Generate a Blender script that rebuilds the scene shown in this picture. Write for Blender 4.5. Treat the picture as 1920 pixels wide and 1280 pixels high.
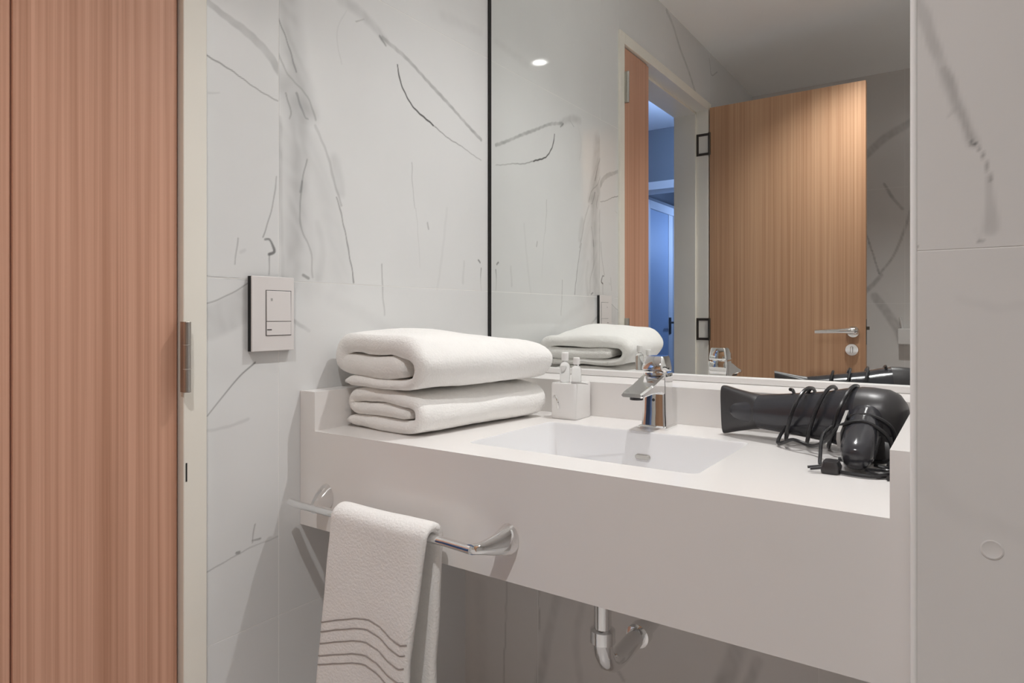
import bpy, bmesh, math, random
import numpy as np
from mathutils import Vector, Matrix, noise

for o in list(bpy.data.objects):
    bpy.data.objects.remove(o)
scene = bpy.context.scene
COL = scene.collection
PI = math.pi

# ------------------------------------------------------------------ camera, world, light, exposure
EYE = 1.076
cam_data = bpy.data.cameras.new('camera')
cam_data.sensor_fit = 'HORIZONTAL'
cam_data.sensor_width = 36.0
cam_data.lens = 1235.9 / 1920.0 * 36.0
cam_data.shift_y = -(640.0 - 591.2) / 1920.0
cam_data.clip_start = 0.02
cam = bpy.data.objects.new('camera', cam_data)
COL.objects.link(cam)
cam.location = (0.0, 0.0, EYE)
cam.rotation_euler = (math.radians(90), 0.0, math.radians(34.496))
scene.camera = cam

world = bpy.data.worlds.new('world')
scene.world = world
world.use_nodes = True
world.node_tree.nodes['Background'].inputs[0].default_value = (0.8, 0.85, 0.9, 1)
world.node_tree.nodes['Background'].inputs[1].default_value = 0.05

scene.view_settings.view_transform = 'Standard'
scene.view_settings.look = 'None'
scene.view_settings.gamma = 1.0
scene.view_settings.use_curve_mapping = False
scene.view_settings.exposure = 0.20
scene.cycles.use_denoising = True
scene.cycles.max_bounces = 14
scene.cycles.diffuse_bounces = 12
scene.cycles.glossy_bounces = 8
scene.cycles.sample_clamp_indirect = 8.0
scene.cycles.blur_glossy = 0.3

WARM = (1.0, 0.988, 0.975)
LAMPS = [  # x, y, watts, label
    (-0.30, 1.28, 34.0, 'round white recessed downlight in the ceiling over the vanity'),
    (-0.288, -0.05, 50.0, 'round white recessed downlight in the ceiling before the open door'),
]
HALL_LAMPS = [(-1.262, -0.98, 2.1, 8.0), (-1.42, -2.5, 1.7, 14.0)]
HALL_BLUE = (0.36, 0.55, 1.0)
CEIL = 2.378

# ------------------------------------------------------------------ layout (metres)
L = 1.043          # left wall at x = -L
D = 1.408          # mirror plane y
YF = 0.806         # vanity front
XR = -0.046        # right end of the niche
YS = 0.77          # face of the right wall stub
YU = 1.309         # tiled wall under the ledge
YREAR = -1.232     # rear wall
CT = 0.86          # countertop height
LEDGE = 0.933
APB = 0.6795       # underside of the apron
XE = 1.15          # right side of the room
DY0, DY1, DZ = -0.430, 0.614, 2.12    # outer edges of the door frame
WT = 0.154         # wall thickness at the door
VEINS_LEFT = [
 ([(1.066,1.634),(1.075,1.603),(1.095,1.575),(1.123,1.552),(1.186,1.528)],0.0036,0.0044,0.85,0.9,0.3),
 ([(1.186,1.528),(1.241,1.511),(1.304,1.498),(1.375,1.481)],0.0032,0.0021,0.6,0.35,0.4),
 ([(0.906,1.716),(0.946,1.712),(0.994,1.696),(1.029,1.676)],0.0238,0.0186,0.16,0.22,0.9),
 ([(1.022,1.68),(1.092,1.659),(1.164,1.629),(1.262,1.585),(1.375,1.535)],0.0093,0.0084,0.32,0.42,0.5),
 ([(1.013,1.679),(1.03,1.665)],0.0069,0.0047,0.5,0.4,0.5),
 ([(0.946,1.687),(0.967,1.699)],0.0033,0.0022,0.3,0.2,0.5),
 ([(0.602,1.606),(0.649,1.589),(0.69,1.576),(0.733,1.553),(0.76,1.526),(0.784,1.503)],0.0123,0.018,0.26,0.36,0.2),
 ([(0.602,1.515),(0.659,1.499),(0.706,1.483),(0.758,1.47),(0.767,1.468)],0.0023,0.002,0.75,0.4,0.3),
 ([(0.758,1.623),(0.77,1.601),(0.784,1.568),(0.797,1.537)],0.003,0.0035,0.5,0.5,0.5),
 ([(0.776,1.674),(0.793,1.57),(0.825,1.468)],0.0498,0.0411,0.22,0.24,1),
 ([(0.773,1.604),(0.788,1.529),(0.815,1.475)],0.0338,0.0449,0.1,0.16,1),
 ([(0.808,1.443),(0.853,1.349),(0.886,1.248),(0.906,1.153)],0.0305,0.0541,0.1,0.07,1),
 ([(0.778,1.406),(0.802,1.27),(0.821,1.144)],0.0498,0.0718,0.1,0.1,1),
 ([(0.767,1.512),(0.784,1.478),(0.802,1.422),(0.802,1.341),(0.788,1.188),(0.784,1.142)],0.0396,0.036,0.24,0.17,1),
 ([(0.758,1.559),(0.778,1.526),(0.821,1.498),(0.842,1.457)],0.0039,0.0042,0.3,0.3,0.8),
 ([(0.797,1.496),(0.806,1.478),(0.817,1.458),(0.825,1.455)],0.005,0.0031,0.45,0.3,0.5),
 ([(0.774,1.49),(0.784,1.458),(0.782,1.445)],0.004,0.003,0.4,0.3,0.5),
 ([(0.76,1.441),(0.762,1.284),(0.767,1.146)],0.0098,0.0079,0.22,0.1,1),
 ([(0.842,1.446),(0.868,1.4),(0.89,1.34),(0.906,1.299)],0.0062,0.0054,0.18,0.28,0.8),
 ([(0.893,1.313),(0.906,1.283),(0.92,1.23),(0.932,1.182),(0.939,1.144)],0.0032,0.0033,0.45,0.6,0.3),
 ([(0.89,1.388),(0.906,1.326)],0.0236,0.0195,0.14,0.16,1),
 ([(0.821,1.375),(0.81,1.327),(0.805,1.26),(0.815,1.23),(0.83,1.201),(0.835,1.15)],0.0031,0.0041,0.38,0.22,0.6),
 ([(0.81,1.332),(0.806,1.311)],0.0041,0.0041,0.3,0.3,0.4),
 ([(0.847,1.255),(0.859,1.203),(0.85,1.15)],0.0146,0.0167,0.08,0.1,1),
 ([(0.754,1.332),(0.746,1.282),(0.733,1.237),(0.725,1.217)],0.0025,0.0024,0.35,0.5,0.4),
 ([(0.729,1.213),(0.738,1.213),(0.745,1.204),(0.748,1.192),(0.739,1.188)],0.0039,0.0058,0.6,0.75,0.5),
 ([(0.739,1.184),(0.737,1.15)],0.0024,0.0024,0.5,0.45,0.5),
 ([(0.675,1.21),(0.67,1.165)],0.0023,0.0023,0.4,0.35,0.4),
 ([(0.681,1.187),(0.688,1.19)],0.0056,0.0056,0.12,0.12,1),
 ([(0.616,1.141),(0.649,1.141),(0.692,1.138)],0.0018,0.0017,0.45,0.4,0.3),
 ([(0.602,1.091),(0.63,1.1),(0.659,1.112),(0.694,1.132)],0.0019,0.0021,0.45,0.45,0.3),
 ([(0.602,1.058),(0.63,1.066),(0.659,1.079),(0.7,1.1)],0.0545,0.0586,0.15,0.17,0.15),
 ([(0.784,1.069),(0.827,1.047)],0.009,0.0072,0.3,0.12,0.5),
 ([(0.709,0.992),(0.679,0.97),(0.649,0.94),(0.619,0.908)],0.0029,0.0021,0.6,0.45,0.4),
 ([(1.113,1.425),(1.116,1.371),(1.123,1.323)],0.0027,0.0022,0.3,0.22,0.4),
 ([(1.127,1.323),(1.134,1.263),(1.141,1.189)],0.0022,0.002,0.16,0.1,0.5),
 ([(1.019,1.187),(1.021,1.135),(1.027,1.077)],0.0035,0.0047,0.35,0.18,0.6),
 ([(1.237,1.338),(1.221,1.233),(1.202,1.141)],0.0078,0.0077,0.06,0.06,1),
 ([(1.167,1.294),(1.171,1.281)],0.005,0.005,0.3,0.3,0.5),
 ([(1.363,1.219),(1.37,1.214)],0.0055,0.0056,0.6,0.6,0.4),
 ([(1.375,1.199),(1.373,1.175),(1.375,1.14)],0.0035,0.0021,0.55,0.15,0.4),
 ([(1.304,1.212),(1.299,1.158)],0.0067,0.0081,0.12,0.12,1),
 ([(0.812,1.152),(0.825,1.148)],0.0061,0.0062,0.5,0.5,0.5),
 ([(0.622,1.449),(0.64,1.453)],0.0036,0.0027,0.16,0.12,1),
 ([(0.611,0.884),(0.649,0.884),(0.695,0.893)],0.0044,0.0056,0.12,0.14,0.8),
 ([(0.711,0.991),(0.755,0.979)],0.019,0.0196,0.04,0.04,1),
 ([(0.709,0.704),(0.705,0.686),(0.703,0.672)],0.0023,0.0023,0.4,0.4,0.4),
 ([(0.703,0.676),(0.72,0.676)],0.0028,0.0038,0.35,0.5,0.5),
 ([(0.616,0.648),(0.649,0.654),(0.677,0.661),(0.711,0.666),(0.758,0.669)],0.0023,0.002,0.35,0.25,0.5),
 ([(0.673,0.664),(0.679,0.664)],0.0046,0.0047,0.5,0.5,0.4),
 ([(0.906,1.586),(0.895,1.647),(0.92,1.7)],0.0032,0.0022,0.1,0.08,0.8),
 ([(0.879,1.109),(0.994,1.066),(1.092,1.017)],0.0277,0.0217,0.05,0.05,1),
 ([(1.221,1.801),(1.37,1.815)],0.0258,0.0195,0.06,0.06,1),
 ([(0.14,2.368),(0.065,2.332),(-0.019,2.263),(-0.122,2.2),(-0.216,2.129)],0.0204,0.0175,0.25,0.3,0.4),
 ([(-0.427,2.347),(-0.46,2.277),(-0.555,2.319)],0.0079,0.0055,0.3,0.3,0.5),
]
VEINS_RIGHT = [
 ([(-0.048,1.403),(-0.038,1.385),(-0.028,1.354),(-0.02,1.323),(-0.01,1.292),(-0.001,1.266),(0.006,1.241)],0.0096,0.0102,0.28,0.2,0.6),
 ([(-0.017,1.316),(-0.006,1.283),(0.005,1.244)],0.0063,0.0051,0.16,0.22,0.7),
 ([(0.005,1.242),(0.015,1.225),(0.02,1.204)],0.002,0.0015,0.5,0.4,0.4),
 ([(0.005,1.24),(0.007,1.239)],0.0026,0.0026,0.5,0.5,0.4),
 ([(0.019,1.208),(0.02,1.188),(0.02,1.157)],0.004,0.0111,0.2,0.22,0.6),
 ([(0.01,1.161),(0.011,1.149)],0.0015,0.0015,0.25,0.2,0.6),
 ([(0.011,1.148),(0.014,1.148)],0.002,0.002,0.5,0.5,0.4),
 ([(-0.04,1.144),(-0.04,1.144)],0.0021,0.0021,0.6,0.6,0.4),
 ([(-0.013,1.27),(-0.008,1.276)],0.0031,0.0031,0.12,0.1,1),
 ([(-0.004,1.092),(0.025,1.084),(0.049,1.086)],0.0072,0.0088,0.05,0.06,1),
 ([(-0.035,0.913),(-0.004,0.886),(0.049,0.87)],0.0212,0.0147,0.03,0.05,1),
]
VEINS_UNDER = [
 ([(-0.915,0.444),(-0.917,0.353),(-0.925,0.17)],0.0039,0.0039,0.16,0.3,0.5),
 ([(-0.766,0.453),(-0.794,0.348),(-0.824,0.202)],0.0196,0.025,0.12,0.22,0.8),
 ([(-0.697,0.469),(-0.724,0.343),(-0.71,0.238)],0.0167,0.0168,0.1,0.14,0.9),
 ([(-0.363,0.443),(-0.377,0.392),(-0.4,0.327)],0.0312,0.0359,0.2,0.3,0.6),
 ([(-0.328,0.412),(-0.348,0.354)],0.0184,0.0186,0.2,0.25,0.8),
 ([(-0.824,0.43),(-0.821,0.341)],0.0031,0.0031,0.4,0.2,0.4),
 ([(-0.619,0.303),(-0.606,0.289)],0.0069,0.0069,0.2,0.2,0.8),
 ([(-0.996,0.4),(-0.988,0.15)],0.0346,0.0345,0.08,0.06,1),
]
VEINS_REAR = [
 ([(-0.506,1.9),(-0.428,1.963),(-0.352,2.029),(-0.229,2.095)],0.041,0.0393,0.3,0.3,0.4),
 ([(-0.357,1.781),(-0.322,1.711),(-0.273,1.639)],0.0143,0.0141,0.4,0.35,0.5),
 ([(-0.225,1.668),(-0.263,1.531),(-0.315,1.392),(-0.377,1.303)],0.014,0.0115,0.3,0.35,0.5),
 ([(-0.479,1.634),(-0.428,1.47),(-0.382,1.304)],0.0088,0.0086,0.4,0.45,0.4),
 ([(-0.479,1.179),(-0.415,1.238),(-0.372,1.292)],0.0263,0.0201,0.35,0.3,0.4),
 ([(-0.402,1.18),(-0.352,1.102),(-0.307,1.028),(-0.266,0.938)],0.0404,0.0451,0.28,0.28,0.4),
]

# ------------------------------------------------------------------ materials
def new_mat(name):
    m = bpy.data.materials.new(name); m.use_nodes = True
    nt = m.node_tree
    return m, nt, nt.nodes['Principled BSDF']

def plain(name, col, rough=0.5, metal=0.0, spec=0.5, bump=0.0, bscale=300.0, coat=0.0, sheen=0.0, var=0.0, vscale=4.0):
    m, nt, b = new_mat(name)
    b.inputs['Base Color'].default_value = (*col, 1)
    b.inputs['Roughness'].default_value = rough
    b.inputs['Metallic'].default_value = metal
    b.inputs['Specular IOR Level'].default_value = spec
    if coat: b.inputs['Coat Weight'].default_value = coat
    if sheen:
        b.inputs['Sheen Weight'].default_value = sheen
        b.inputs['Sheen Roughness'].default_value = 0.6
    tc = nt.nodes.new('ShaderNodeTexCoord')
    if bump:
        n = nt.nodes.new('ShaderNodeTexNoise'); n.inputs['Scale'].default_value = bscale
        n.inputs['Detail'].default_value = 3
        bp = nt.nodes.new('ShaderNodeBump'); bp.inputs['Strength'].default_value = bump
        bp.inputs['Distance'].default_value = 0.002
        nt.links.new(tc.outputs['Object'], n.inputs['Vector'])
        nt.links.new(n.outputs['Fac'], bp.inputs['Height'])
        nt.links.new(bp.outputs['Normal'], b.inputs['Normal'])
    if var:
        n = nt.nodes.new('ShaderNodeTexNoise'); n.inputs['Scale'].default_value = vscale
        n.inputs['Detail'].default_value = 4
        mx = nt.nodes.new('ShaderNodeMixRGB')
        mx.inputs[1].default_value = (*[c * (1 - var) for c in col], 1)
        mx.inputs[2].default_value = (*[min(1, c * (1 + var)) for c in col], 1)
        nt.links.new(tc.outputs['Object'], n.inputs['Vector'])
        nt.links.new(n.outputs['Fac'], mx.inputs[0])
        nt.links.new(mx.outputs[0], b.inputs['Base Color'])
    return m

def marble(name, base, rough):
    m, nt, b = new_mat(name)
    N = nt.nodes.new; K = nt.links.new
    at = N('ShaderNodeAttribute'); at.attribute_name = 'vein'
    tc = N('ShaderNodeTexCoord')
    cl = N('ShaderNodeTexNoise'); cl.inputs['Scale'].default_value = 2.2; cl.inputs['Detail'].default_value = 5
    K(tc.outputs['Object'], cl.inputs['Vector'])
    rp = N('ShaderNodeValToRGB')
    rp.color_ramp.elements[0].position = 0.3; rp.color_ramp.elements[1].position = 0.7
    rp.color_ramp.elements[0].color = (*[c * 0.93 for c in base], 1)
    rp.color_ramp.elements[1].color = (*base, 1)
    K(cl.outputs['Fac'], rp.inputs[0])
    mx = N('ShaderNodeMixRGB'); mx.inputs[2].default_value = (0.035, 0.034, 0.034, 1)
    K(at.outputs['Fac'], mx.inputs[0]); K(rp.outputs[0], mx.inputs[1])
    K(mx.outputs[0], b.inputs['Base Color'])
    b.inputs['Roughness'].default_value = rough
    b.inputs['Specular IOR Level'].default_value = 0.4
    return m

def wood(name, dark, light, sx=90.0):
    m, nt, b = new_mat(name)
    N = nt.nodes.new; K = nt.links.new
    tc = N('ShaderNodeTexCoord')
    def grain(s, z, det):
        mp = N('ShaderNodeMapping'); mp.inputs['Scale'].default_value = (s, s, z)
        n = N('ShaderNodeTexNoise'); n.inputs['Scale'].default_value = 1.0
        n.inputs['Detail'].default_value = det; n.inputs['Roughness'].default_value = 0.6
        K(tc.outputs['Object'], mp.inputs['Vector']); K(mp.outputs[0], n.inputs['Vector'])
        return n
    a = grain(sx * 1.6, 0.55, 3); c = grain(9.0, 0.25, 2); f = grain(sx * 4.5, 3.0, 2)
    ad = N('ShaderNodeMath'); ad.operation = 'MULTIPLY_ADD'; ad.inputs[1].default_value = 0.55
    K(a.outputs['Fac'], ad.inputs[0])
    h = N('ShaderNodeMath'); h.operation = 'MULTIPLY'; h.inputs[1].default_value = 0.30
    K(c.outputs['Fac'], h.inputs[0]); K(h.outputs[0], ad.inputs[2])
    ad2 = N('ShaderNodeMath'); ad2.operation = 'MULTIPLY_ADD'; ad2.inputs[1].default_value = 0.15
    K(f.outputs['Fac'], ad2.inputs[0]); K(ad.outputs[0], ad2.inputs[2])
    rp = N('ShaderNodeValToRGB')
    e = rp.color_ramp.elements
    e[0].position = 0.36; e[0].color = (*dark, 1); e[1].position = 0.60; e[1].color = (*light, 1)
    K(ad2.outputs[0], rp.inputs[0]); K(rp.outputs[0], b.inputs['Base Color'])
    b.inputs['Roughness'].default_value = 0.42
    b.inputs['Specular IOR Level'].default_value = 0.35
    bp = N('ShaderNodeBump'); bp.inputs['Strength'].default_value = 0.12; bp.inputs['Distance'].default_value = 0.001
    K(a.outputs['Fac'], bp.inputs['Height']); K(bp.outputs[0], b.inputs['Normal'])
    return m

def emit(name, col, strength):
    m, nt, b = new_mat(name)
    b.inputs['Base Color'].default_value = (*col, 1)
    b.inputs['Emission Color'].default_value = (*col, 1)
    b.inputs['Emission Strength'].default_value = strength
    return m

M = {
    'tile': marble('marble_tile', (0.775, 0.782, 0.782), 0.045),
    'tile_dim': marble('marble_tile_satin', (0.77, 0.755, 0.74), 0.20),
    'grout': plain('pale_grout', (0.84, 0.835, 0.82), 0.8, bump=0.1, bscale=200),
    'ceiling': plain('ceiling_paint', (0.90, 0.895, 0.885), 0.9, var=0.02),
    'floor': plain('pale_floor_tile', (0.84, 0.83, 0.815), 0.35, var=0.08, vscale=3),
    'wood': wood('reddish_veneer', (0.43, 0.215, 0.135), (0.66, 0.375, 0.265)),
    'wood_big': wood('honey_veneer', (0.42, 0.225, 0.125), (0.60, 0.37, 0.225), 70.0),
    'cream': plain('cream_lacquer', (0.85, 0.82, 0.745), 0.4, var=0.02, vscale=10),
    'solid': plain('white_solid_surface', (0.82, 0.80, 0.785), 0.22, var=0.01, vscale=6),
    'bowl': plain('white_basin', (0.80, 0.80, 0.81), 0.18, var=0.01, vscale=6),
    'white': plain('white_plastic', (0.80, 0.79, 0.78), 0.35, var=0.01),
    'switch': plain('pale_switch_plastic', (0.74, 0.71, 0.70), 0.35, var=0.01),
    'dark': plain('dark_gap', (0.012, 0.012, 0.012), 0.6, var=0.1),
    'chrome': plain('chrome', (0.86, 0.86, 0.86), 0.05, metal=1.0, bump=0.01, bscale=40),
    'trimmetal': plain('bright_white_edge', (0.94, 0.935, 0.925), 0.25, bump=0.01, bscale=100),
    'steel': plain('brushed_steel', (0.52, 0.50, 0.47), 0.32, metal=1.0, bump=0.05, bscale=250),
    'dark_metal': plain('dark_metal_hinge_shade', (0.10, 0.085, 0.07), 0.4, metal=0.7, bump=0.05, bscale=200),  # dark metal; on the hinges it stands for shaded silver-grey steel
    'terry': plain('white_terry', (0.87, 0.86, 0.84), 0.95, spec=0.1, bump=0.75, bscale=260, sheen=0.15, var=0.03, vscale=45),
    'stripe': plain('woven_stripe', (0.36, 0.33, 0.31), 0.9, spec=0.1, bump=0.2, bscale=400),
    'cord': plain('black_cord', (0.014, 0.014, 0.016), 0.30, bump=0.02, bscale=200),
    'black': plain('glossy_black_plastic', (0.036, 0.036, 0.042), 0.16, bump=0.01, bscale=60),
    'blackmat': plain('satin_black_plastic', (0.036, 0.034, 0.036), 0.34, bump=0.02, bscale=200),
    'greyplastic': plain('grey_switch_plastic', (0.42, 0.41, 0.40), 0.4, bump=0.02, bscale=200),
    'hallwall': plain('hall_wall_paint', (0.24, 0.25, 0.27), 0.85, var=0.03),
    'hallwhite': plain('hall_white_paint', (0.78, 0.78, 0.79), 0.6, var=0.02),
    'halldoor': plain('hall_door_paint', (0.40, 0.50, 0.66), 0.55, var=0.03),
    'lens': emit('lamp_lens', WARM, 60.0),
}
mm, nt_, b_ = new_mat('mirror_silver')
b_.inputs['Base Color'].default_value = (0.88, 0.895, 0.88, 1)
b_.inputs['Metallic'].default_value = 1.0; b_.inputs['Roughness'].default_value = 0.0
M['mirror'] = mm
mm, nt_, b_ = new_mat('clear_plastic')
b_.inputs['Base Color'].default_value = (0.95, 0.96, 0.96, 1)
b_.inputs['Roughness'].default_value = 0.06; b_.inputs['IOR'].default_value = 1.3
b_.inputs['Transmission Weight'].default_value = 0.85
M['clear'] = mm

# ------------------------------------------------------------------ object helpers
def put(o, label=None, cat=None, group=None, kind=None):
    if label: o['label'] = label
    if cat: o['category'] = cat
    if group: o['group'] = group
    if kind: o['kind'] = kind
    return o

def thing(name, loc, label, cat, group=None, kind=None):
    o = bpy.data.objects.new(name, None)
    COL.objects.link(o); o.location = loc
    o.empty_display_size = 0.05
    return put(o, label, cat, group, kind)

def wloc(o):
    v = Vector((0, 0, 0))
    while o is not None:
        v += Vector(o.location); o = o.parent
    return v

def link(name, me, mat, parent=None, bevel=0.0, seg=2, sub=0, smooth=True, angle=40.0):
    """verts are in world metres; re-based on the parent's origin"""
    if parent is not None:
        p = wloc(parent)
        me.transform(Matrix.Translation(-p))
    me.materials.append(M[mat] if isinstance(mat, str) else mat)
    o = bpy.data.objects.new(name, me); COL.objects.link(o)
    o.parent = parent
    me.polygons.foreach_set('use_smooth', [bool(smooth)] * len(me.polygons))
    if smooth and len(me.polygons):
        if angle: me.set_sharp_from_angle(angle=math.radians(angle))
    if bevel:
        b = o.modifiers.new('bevel', 'BEVEL'); b.width = bevel; b.segments = seg
        b.limit_method = 'ANGLE'; b.angle_limit = math.radians(40); b.harden_normals = False
    if sub:
        s = o.modifiers.new('subdivision', 'SUBSURF'); s.levels = sub; s.render_levels = sub
    return o

class MB:
    def __init__(self): self.v = []; self.f = []
    def add(self, vs, fs):
        n = len(self.v); self.v += [tuple(p) for p in vs]
        self.f += [tuple(i + n for i in f) for f in fs]; return self
    def box(self, x0, x1, y0, y1, z0, z1):
        vs = [(x, y, z) for z in (z0, z1) for y in (y0, y1) for x in (x0, x1)]
        return self.add(vs, [(0, 2, 3, 1), (4, 5, 7, 6), (0, 1, 5, 4), (2, 6, 7, 3), (0, 4, 6, 2), (1, 3, 7, 5)])
    def loft(self, rings, cap=True, closed=True):
        n = len(rings[0]); vs = [p for r in rings for p in r]; fs = []
        for i in range(len(rings) - 1):
            for k in range(n if closed else n - 1):
                a = i * n + k; b = i * n + (k + 1) % n
                fs.append((a, b, b + n, a + n))
        if cap:
            fs.append(tuple(range(n - 1, -1, -1)))
            fs.append(tuple(range((len(rings) - 1) * n, len(rings) * n)))
        return self.add(vs, fs)
    def tube(self, pts, r, n=10, cap=True):
        pts = [Vector(p) for p in pts]; rs = r if isinstance(r, (list, tuple)) else [r] * len(pts)
        rings = []; u = None
        for i, p in enumerate(pts):
            t = (pts[min(i + 1, len(pts) - 1)] - pts[max(i - 1, 0)]).normalized()
            if u is None:
                a = Vector((0, 0, 1)) if abs(t.z) < 0.9 else Vector((1, 0, 0))
                u = t.cross(a).normalized()
            else:
                u = (u - t * u.dot(t)).normalized()
            w = t.cross(u)
            rings.append([p + (u * math.cos(2 * PI * k / n) + w * math.sin(2 * PI * k / n)) * rs[i] for k in range(n)])
        return self.loft(rings, cap)
    def lathe(self, prof, center, axis=(0, 0, 1), n=28):
        ax = Vector(axis).normalized()
        a = Vector((0, 0, 1)) if abs(ax.z) < 0.9 else Vector((1, 0, 0))
        u = ax.cross(a).normalized(); w = ax.cross(u); c = Vector(center)
        rings = [[c + ax * h + (u * math.cos(2 * PI * k / n) + w * math.sin(2 * PI * k / n)) * r for k in range(n)] for r, h in prof]
        return self.loft(rings, True)
    def build(self, name, mat, parent=None, **kw):
        me = bpy.data.meshes.new(name); me.from_pydata(self.v, [], self.f)
        bm = bmesh.new(); bm.from_mesh(me); bmesh.ops.recalc_face_normals(bm, faces=bm.faces); bm.to_mesh(me); bm.free()
        return link(name, me, mat, parent, **kw)

def box(name, mat, parent, x0, x1, y0, y1, z0, z1, **kw):
    return MB().box(x0, x1, y0, y1, z0, z1).build(name, mat, parent, **kw)

def curve_pts(ctrl, n=40):
    """Catmull-Rom through the control points"""
    P = [Vector(p) for p in ctrl]; P = [P[0] * 2 - P[1]] + P + [P[-1] * 2 - P[-2]]
    out = []; m = len(P) - 3
    for i in range(m):
        k = max(2, n // m)
        for j in range(k):
            t = j / k; a, b, c, d = P[i:i + 4]
            out.append(0.5 * ((2 * b) + (c - a) * t + (2 * a - 5 * b + 4 * c - d) * t * t + (3 * b - a - 3 * c + d) * t ** 3))
    out.append(P[-2]); return out

# ------------------------------------------------------------------ marble tiles
def vein_field(U, V, veins):
    S = np.zeros_like(U)
    for pts, w0, w1, s0, s1, soft in veins:
        P = np.array([tuple(q) for q in curve_pts([(a, b, 0) for a, b in pts], max(6, 6 * (len(pts) - 1)))])[:, :2] if len(pts) > 2 else np.array(pts, float)
        lo = P.min(0) - 0.04 - max(w0, w1); hi = P.max(0) + 0.04 + max(w0, w1)
        sel = (U > lo[0]) & (U < hi[0]) & (V > lo[1]) & (V < hi[1])
        if not sel.any(): continue
        u, v = U[sel], V[sel]
        wob = 0.0006 * np.sin(v * 110 + u * 90) + 0.0004 * np.sin(u * 230 - v * 120)
        u = u + wob; v = v + wob
        best = np.zeros_like(u); n = len(P) - 1
        for i in range(n):
            a, b = P[i], P[i + 1]; d = b - a; q = max(1e-12, d @ d)
            t = np.clip(((u - a[0]) * d[0] + (v - a[1]) * d[1]) / q, 0, 1)
            dist = np.hypot(u - a[0] - t * d[0], v - a[1] - t * d[1])
            f = (i + t) / n; w = (w0 + (w1 - w0) * f) * 0.5; s = s0 + (s1 - s0) * f
            edge = np.maximum(w * (0.25 + 1.3 * soft), 0.0020)
            k = np.clip((w + edge * 0.5 - dist) / edge, 0, 1); k = k * k * (3 - 2 * k)
            best = np.maximum(best, k * s)
        if max(w0, w1) > 0.008:   # wide bands are mottled
            best = best * (0.82 + 0.22 * np.sin(u * 95 + 2.5 * np.sin(v * 41 + u * 30)) * np.sin(v * 57 + 2 * np.sin(u * 75 + v * 22)))
        S[sel] = S[sel] + best * (1 - S[sel])
    return np.clip(S, 0, 0.95)

def tile(parent, plane, at, u0, u1, v0, v1, veins=(), mat='tile', res=0.0017, depth=0.003):
    """one tile: a gridded face at 'at' and four edges going back; plane 'x+' faces +x (u=y), 'y-' faces -y (u=x), 'y+' faces +y"""
    if not veins: res = 0.12
    nu = max(2, int(round((u1 - u0) / res)) + 1); nv = max(2, int(round((v1 - v0) / res)) + 1)
    us = np.linspace(u0, u1, nu); vs = np.linspace(v0, v1, nv)
    U, V = np.meshgrid(us, vs); U = U.ravel(); V = V.ravel(); n = nu * nv
    i, j = np.meshgrid(np.arange(nu - 1), np.arange(nv - 1)); a = (j * nu + i).ravel()
    Q = np.stack([a, a + 1, a + 1 + nu, a + nu], 1)
    rim = np.concatenate([np.arange(nu), np.arange(2, nv) * nu - 1, np.arange(n - 1, n - 1 - nu, -1), np.arange(nv - 2, 0, -1) * nu])
    W = np.full(n, float(at))
    sg = -1.0 if plane in ('x+', 'y+') else 1.0
    BU, BV = U[rim], V[rim]; BW = np.full(len(rim), at + sg * depth)
    m = len(rim); r = np.arange(m); r2 = (r + 1) % m
    E = np.stack([rim[r], n + r, n + r2, rim[r2]], 1)
    U2 = np.concatenate([U, BU]); V2 = np.concatenate([V, BV]); W2 = np.concatenate([W, BW])
    if plane == 'x+': co = np.stack([W2, U2, V2], 1)
    else: co = np.stack([U2, W2, V2], 1)
    F = np.concatenate([Q, E])
    if plane == 'y+': F = F[:, ::-1]
    me = bpy.data.meshes.new('tile')
    me.vertices.add(len(co)); me.vertices.foreach_set('co', co.astype(np.float32).ravel())
    me.loops.add(F.size); me.loops.foreach_set('vertex_index', F.astype(np.int32).ravel())
    me.polygons.add(len(F)); me.polygons.foreach_set('loop_start', np.arange(0, F.size, 4, dtype=np.int32))
    me.polygons.foreach_set('loop_total', np.full(len(F), 4, np.int32))
    me.update(calc_edges=True)
    at_ = me.attributes.new('vein', 'FLOAT', 'POINT')
    vf = vein_field(U2, V2, veins) if veins else np.zeros(len(U2))
    at_.data.foreach_set('value', vf.astype(np.float32))
    return link('tile', me, mat, parent, smooth=False)

def near(veins, u0, u1, v0, v1):
    out = []
    for v in veins:
        P = np.array(v[0]); m = 0.03 + max(v[1], v[2])
        if P[:, 0].max() > u0 - m and P[:, 0].min() < u1 + m and P[:, 1].max() > v0 - m and P[:, 1].min() < v1 + m: out.append(v)
    return out

G = 0.0008   # half a joint
ROWS = [0.0, 0.523, 1.140, 1.757, CEIL]

# ------------------------------------------------------------------ the room
put(box('floor', 'floor', None, -L - WT, XE, YREAR - 0.1, D + 0.1, -0.06, 0.0, smooth=False), 'pale tiled bathroom floor below the vanity', 'floor', kind='structure')
put(box('ceiling', 'ceiling', None, -L - WT, XE, YREAR - 0.1, D + 0.1, CEIL, CEIL + 0.08, smooth=False), 'smooth off-white ceiling seen in the mirror', 'ceiling', kind='structure')

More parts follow.
